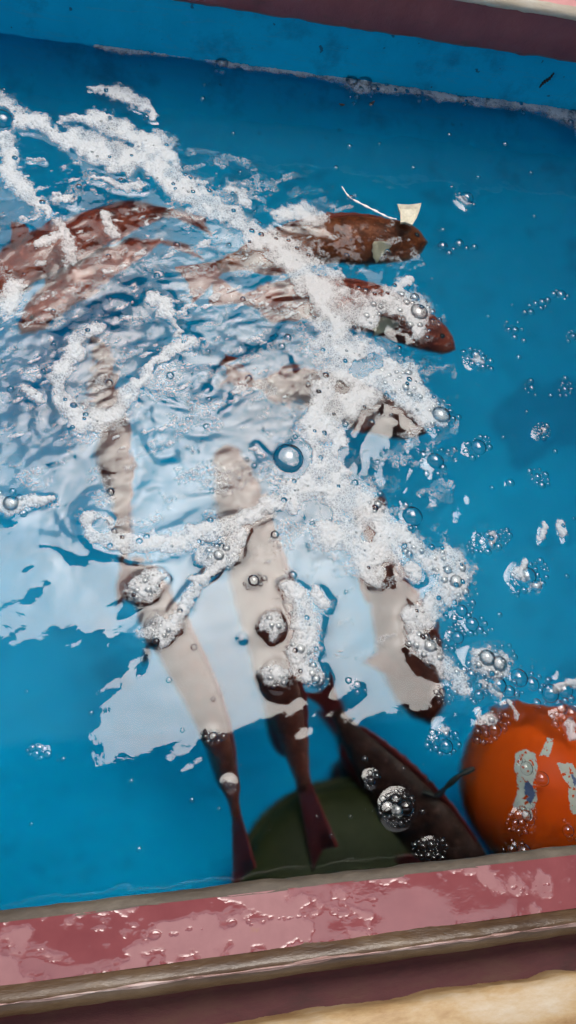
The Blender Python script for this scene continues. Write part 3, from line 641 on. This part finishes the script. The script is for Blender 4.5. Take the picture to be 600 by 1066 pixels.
# ------------------------------------------------------------------ foam: froth built bubble by bubble into one relief
GF = .00095; fx = np.arange(-.20, 1.12, GF); fy = np.arange(-.06, Y_FAR + .002, GF); FX, FY = np.meshgrid(fx.astype(np.float32), fy.astype(np.float32), indexing='ij')
FPX, FPY = to_px(FX, FY); FPX = FPX.astype(np.float32); FPY = FPY.astype(np.float32)
wx = 13 * (fbm(FX * 28, FY * 28, 101, 3) - .5) + 6 * (fbm(FX * 110, FY * 110, 103, 2) - .5)
wy = 13 * (fbm(FX * 28, FY * 28, 105, 3) - .5) + 6 * (fbm(FX * 110, FY * 110, 107, 2) - .5)
fm = stroke_field(FPX + wx, FPY + wy, FOAM)
fh = stroke_field(FPX + wx * .6, FPY + wy * .6, HOLES)
fm = fm + 1.0 * (fbm(FX * 62, FY * 62, 117, 3) - .5) * (1 - .75 * sstep(.2, .9, fm))
fm = np.where(fh > -.3, np.minimum(fm, -fh * .9 - .05), fm)
fm = np.maximum(fm, stroke_field(FPX + wx * .35, FPY + wy * .35, [[(a, b, max(r * 1.1, 3.0)) for a, b, r in st] for st in WATERLINE]) + .5 * (fbm(FX * 45, FY * 20, 115, 2) - .48))
# torn flecks of foam riding the chop
ck = np.exp(-((FPX - 110) / 190) ** 2 - ((FPY - 320) / 120) ** 2)
fl_ = fbm((FX * .88 + FY * .48) * 45, (FY * .88 - FX * .48) * 95, 111, 3) - .5
fm = np.maximum(fm, np.where(ck > .18, (fl_ - .215 + .06 * ck) * 3.0, -3))
film_ = fbm((FX * .88 + FY * .48) * 26 + 4, (FY * .88 - FX * .48) * 60, 131, 2) - .5
near_ = np.exp(-((FPX - 150) / 210) ** 2 - ((FPY - 350) / 170) ** 2) + .8 * np.exp(-((FPX - 370) / 90) ** 2 - ((FPY - 480) / 190) ** 2)
fm = np.maximum(fm, np.where(near_ > .25, np.minimum((film_ - .115 + .05 * near_) * 2.2, .14), -3)); film_on = (fm > -.08) & (fm < .15)
inside_frame = (FPX > -40) & (FPX < 640) & (FPY > 0) & (FPY < 960)
fm = np.where(inside_frame, fm, -3)
H = np.zeros_like(FX)
def stamp(cx, cy, r, base, flat=.8):
    i0 = int((cx - r - fx[0]) / GF); i1 = int((cx + r - fx[0]) / GF) + 2; j0 = int((cy - r - fy[0]) / GF); j1 = int((cy + r - fy[0]) / GF) + 2
    i0 = max(i0, 0); j0 = max(j0, 0)
    X = FX[i0:i1, j0:j1]; Y = FY[i0:i1, j0:j1]
    if X.size == 0: return
    d2 = r * r - (X - cx) ** 2 - (Y - cy) ** 2
    h = np.where(d2 > 0, base + flat * np.sqrt(np.maximum(d2, 0)), 0); H[i0:i1, j0:j1] = np.maximum(H[i0:i1, j0:j1], h)
BASE = .0004 + .0030 * sstep(0, 1.1, fm) * (.5 + 1.0 * fbm(FX * 55, FY * 55, 120, 2))
H = np.where(fm > .16 + .25 * (fbm(FX * 160, FY * 160, 122, 2) - .5), BASE, H)
cand = np.argwhere(fm > -.12)
area = len(cand) * GF * GF; nb = int(area / (.0021 ** 2) * 1.1)
pick = cand[rng.integers(0, len(cand), nb)]; rad = .0009 + .0022 * rng.random(nb) ** 2.6
for (i, j), r in zip(pick, rad):
    mm = fm[i, j]
    if mm < .05 and rng.random() > .35 + (mm + .12) * 2.5: continue
    stamp(fx[i] + (rng.random() - .5) * GF, fy[j] + (rng.random() - .5) * GF, r if mm > .1 else r * .8, BASE[i, j], .42)
# stray specks on the open water
for k in range(420):
    px_, py_ = random.uniform(0, 600), random.uniform(130, 900)
    if random.random() > .25 and not (px_ > 380 and py_ < 650): continue
    p = W(px_, py_)
    for q in range(random.choice([1, 1, 1, 2, 4])): stamp(p[0] + random.gauss(0, .0025), p[1] + random.gauss(0, .0025), random.uniform(.0008, .0016), .0003)
for (x, y, R, bigs, nf, lb) in RAFTS:
    RR = max(R, max(math.hypot(b[0], b[1]) + b[2] for b in bigs)); p0 = W(x, y); sc_ = px_size(x, y)
    for k in range(int(RR * RR * .42)):
        a = random.random() * 6.283; d = RR * (.55 + .55 * random.random()) * sc_ * (1 + .15 * math.sin(3 * a + x))
        if math.sin(2 * a + y) < -.35 and R: continue
        if R == 0 and d < RR * sc_ * .97: continue
        stamp(p0[0] + d * math.cos(a), p0[1] + d * math.sin(a), random.uniform(.0007, .0017), .0005, .6)
BEADS = []
cand = np.argwhere((fm > .0) & (fm < .95)); pick = cand[rng.integers(0, len(cand), 620)]
for (i, j) in pick:
    r = .0018 + .0046 * rng.random() ** 3.0; x, y = fx[i], fy[j]
    if any((x - b[0]) ** 2 + (y - b[1]) ** 2 < (r + b[2]) ** 2 * .8 for b in BEADS): continue
    BEADS.append((x, y, r, H[i, j])); k = int(r / GF) + 1
    sub = H[max(i - k, 0):i + k + 1, max(j - k, 0):j + k + 1]; dd = (FX[max(i - k, 0):i + k + 1, max(j - k, 0):j + k + 1] - x) ** 2 + (FY[max(i - k, 0):i + k + 1, max(j - k, 0):j + k + 1] - y) ** 2
    sub[dd < (r * .72) ** 2] = 0 if r > .0034 else .0004
for k in range(150):                                   # bubbles strung along the far waterline
    st = WATERLINE[0]; i = random.randrange(len(st) - 1); t = random.random(); (ax, ay, ar), (bx, by, br) = st[i], st[i + 1]
    p = W(ax + (bx - ax) * t, ay + (by - ay) * t + random.gauss(.5, .6) * (ar + br) * .5); r = random.uniform(.0022, .0042) * (.6 + .09 * (ar + br))
    if p[1] < Y_FAR - r * .6: BEADS.append((p[0], p[1], r, .002))
def emit_foam(name, mask, label):
    q = mask[:-1, :-1] & mask[1:, :-1] & mask[1:, 1:] & mask[:-1, 1:]; qi, qj = np.nonzero(q)
    ny_ = FX.shape[1]; c = np.stack([qi * ny_ + qj, (qi + 1) * ny_ + qj, (qi + 1) * ny_ + qj + 1, qi * ny_ + qj + 1], -1)
    u, inv = np.unique(c.ravel(), return_inverse=True); vx = FX.ravel()[u]; vy = FY.ravel()[u]; vh = H.ravel()[u]
    me = big_mesh(name, np.stack([vx, vy, water_z(vx, vy) + vh + .0004], -1), inv.reshape(-1, 4))
    th = sstep(.0006, .0040, vh) * .35 + .75 * sstep(-.12, .6, fm.ravel()[u]) - .75 * np.clip(fbm(vx * 34, vy * 34, 141, 3) - .46, 0, 1) * 2
    me.attributes.new('thick', 'FLOAT', 'POINT').data.foreach_set('value', th.astype(np.float32))
    return tag(link(name, me, None, M['foam']), label, 'foam', None, 'stuff')
wl = FPY < 30 + .155 * FPX + 12
emit_foam('foam', (H > 0) & ~wl, 'white frothy foam spread over the tank water')
emit_foam('waterline_froth', (H > 0) & wl, 'thin line of froth along the far blue wall')

# ------------------------------------------------------------------ bubbles
def dome(name, seg, rings):
    V = []; Fc = []
    for i in range(rings + 1):
        a = -.25 + (math.pi / 2 + .25) * i / (rings + 1)
        for j in range(seg): t = 2 * math.pi * j / seg; V.append((math.cos(a) * math.cos(t), math.cos(a) * math.sin(t), math.sin(a)))
    V.append((0, 0, 1))
    for i in range(rings): Fc += [(i * seg + j, i * seg + (j + 1) % seg, (i + 1) * seg + (j + 1) % seg, (i + 1) * seg + j) for j in range(seg)]
    Fc += [(rings * seg + j, rings * seg + (j + 1) % seg, len(V) - 1) for j in range(seg)]
    me = mesh(name, V, Fc); me.materials.append(M['bubble']); me.polygons.foreach_set('use_smooth', [True] * len(me.polygons)); return me
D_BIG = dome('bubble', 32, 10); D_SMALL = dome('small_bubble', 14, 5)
def bubble(px_, py_, r, parent, lift=0.0):
    p = W(px_, py_); s = px_size(px_, py_) * r
    o = bpy.data.objects.new('bubble', D_BIG if r > 4.5 else D_SMALL); COL.objects.link(o); o.parent = parent
    z = float(water_z(p[0], p[1])) + lift
    o.location = Vector((p[0], p[1], z)) - Vector(parent.location); fl = random.uniform(.55, .75)
    o.scale = (s, s * random.uniform(.93, 1.05), s * fl); o.rotation_euler = (0, 0, random.random() * 6); return o
def foam_top(p):
    i = int((p[0] - fx[0]) / GF); j = int((p[1] - fy[0]) / GF)
    return float(H[i, j]) if 0 <= i < H.shape[0] and 0 <= j < H.shape[1] else 0.0
for (x, y, R, bigs, nf, lb) in RAFTS:
    p = W(x, y); root = tag(empty('bubble_raft' if len(bigs) + nf > 2 else 'air_bubble', (p[0], p[1], float(water_z(p[0], p[1])))), lb, 'bubbles', 'bubbles on the water')
    placed = []; asp = random.uniform(.62, .98); tw = random.uniform(-.9, .9)
    for dx, dy, r in bigs: bubble(x + dx, y + dy, r, root, foam_top(W(x + dx, y + dy)) * .6); placed.append((dx, dy, r))
    tries = 0; RR = max(R, max(math.hypot(b[0], b[1]) + b[2] for b in bigs) + 3); k = 0
    nf = int(nf * 1.7)
    while k < nf and tries < 1500:
        tries += 1; r = random.uniform(1.5, 4.0) if tries < 200 else random.uniform(.9, 2.4); a = random.random() * 6.283; d = RR * math.sqrt(random.random()) * (1 + .2 * math.sin(2 * a + x)); u_, v_ = d * math.cos(a) * 1.12, d * math.sin(a) * asp; dx, dy = u_ * math.cos(tw) - v_ * math.sin(tw), u_ * math.sin(tw) + v_ * math.cos(tw)
        if any(math.hypot(dx - q[0], dy - q[1]) < (r + q[2]) * .88 for q in placed): continue
        placed.append((dx, dy, r)); bubble(x + dx, y + dy, r, root, foam_top(W(x + dx, y + dy)) * .6); k += 1
# tiny loose bubbles, told apart by nothing
TINY = [(213,88),(211,103),(250,180),(350,175),(364,152),(395,150),(243,139),(468,140),(445,103),(553,180),(556,226),(498,184),(526,150),(470,195),(430,175)]
TINYR = [(545,355),(533,318),(573,412),(524,455),(548,429),(578,470),(528,553),(512,508),(540,372),(597,540),(520,640),(590,600),(508,330)]
TINYL = [(137,813),(33,858),(228,842),(145,884),(95,742),(66,790),(200,833),(176,708),(222,728),(190,760),(28,720),(345,870),(365,850),(380,790),(330,850),(420,800),(440,845)]
for lst, lb in ((TINY, 'tiny bubble on the blue water between far wall and foam'), (TINYR, 'tiny bubble on the calm blue water at the right'), (TINYL, 'tiny bubble on the dark or plain blue water near the rim')):
    for (x, y) in lst:
        p = W(x, y); e = tag(bubble(x, y, random.uniform(2.0, 3.2), camo_root := empty('air_bubble', (p[0], p[1], float(water_z(p[0], p[1]))))).parent, lb, 'bubble', lb.replace('tiny bubble', 'tiny bubbles'))
# beads in the foam, too many to count
V = []; Fc = []; base = np.array([q.co for q in D_SMALL.vertices]); fcs = [tuple(pl.vertices) for pl in D_SMALL.polygons]
for (x, y, r, hh_) in BEADS:
    k = len(V); z = float(water_z(x, y)) + hh_ * .45
    V += [(x + b[0] * r, y + b[1] * r, z + b[2] * r * .85) for b in base]; Fc += [tuple(k + a for a in f) for f in fcs]
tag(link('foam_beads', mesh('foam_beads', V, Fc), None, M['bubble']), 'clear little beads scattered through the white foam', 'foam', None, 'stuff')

# ------------------------------------------------------------------ scrap, thread, splinters
sc = W(424, 227); scr = tag(empty('scrap', (sc[0], sc[1], 0.003)), 'cream square scrap floating above the brown fish head', 'scrap')
out = [(412,217),(424,219),(437,216),(434,224),(431,231),(427,239),(420,236),(415,237),(414,227)]
P = [W(x, y) for x, y in out]; c0 = sum(P) / len(P); V = []; K = len(P)
for u, z in ((1, .0095), (.80, .0015), (.62, .0045), (0.3, .0005)): V += [c0 + (q - c0) * u + np.array([.0012 * math.sin(5 * i), .0014 * math.cos(7 * i), z + .0035 * abs(math.sin(1.7 * i)) * u]) - np.array(scr.location) for i, q in enumerate(P)]
V.append(c0 + np.array([0, 0, .002]) - np.array(scr.location))
Fc = [(a * K + j, a * K + (j + 1) % K, (a + 1) * K + (j + 1) % K, (a + 1) * K + j) for a in range(3) for j in range(K)] + [(3 * K + j, 3 * K + (j + 1) % K, 4 * K) for j in range(K)]
o = link('sheet', mesh('sheet', V, Fc), scr, M['cream']); o.modifiers.new('thickness', 'SOLIDIFY').thickness = .0016
def tube(name, pts, r, parent, mat):
    P = spline(pts, 36); V = []; m = 8
    T = np.gradient(P, axis=0)
    for i in range(36):
        t = T[i] / np.linalg.norm(T[i]); a = np.cross(t, [0, 0, 1.0]); a /= np.linalg.norm(a); b = np.cross(t, a); rr = r * (.35 + .65 * math.sin(math.pi * (i + 1) / 38)) * (1 + .4 * math.sin(i * 1.3))
        V += [P[i] + (a * math.cos(6.283 * j / m) + b * math.sin(6.283 * j / m) * .5) * rr - np.array(parent.location) for j in range(m)]
    Fc = [(i * m + j, i * m + (j + 1) % m, (i + 1) * m + (j + 1) % m, (i + 1) * m + j) for i in range(35) for j in range(m)]
    return link(name, mesh(name, V, Fc), parent, mat)
tube('thread', [W(x, y, .0015) for x, y in ((356,194),(364,205),(378,213),(392,220),(404,226),(413,228))], .0022, scr, M['white'])
def splinter(label, pts, z, wall=False):
    Q_ = [WY(x, y, Y_FAR - .004) if wall else W(x, y, z) for x, y in pts]; r = tag(empty('splinter', Q_[0]), label, 'splinter')
    tube('sliver', Q_, .004 if wall else .0026, r, M['black'])
splinter('dark splinter stuck slantwise on the far blue wall at right', [(577,76),(572,82),(566,86),(562,91)], 0, True)
splinter('small dark fleck under the middle of the waterline froth', [(390,105),(387,108),(385,109)], .001)
splinter('dark fleck left of the one under the waterline froth', [(353,108),(356,109),(359,109)], .001)
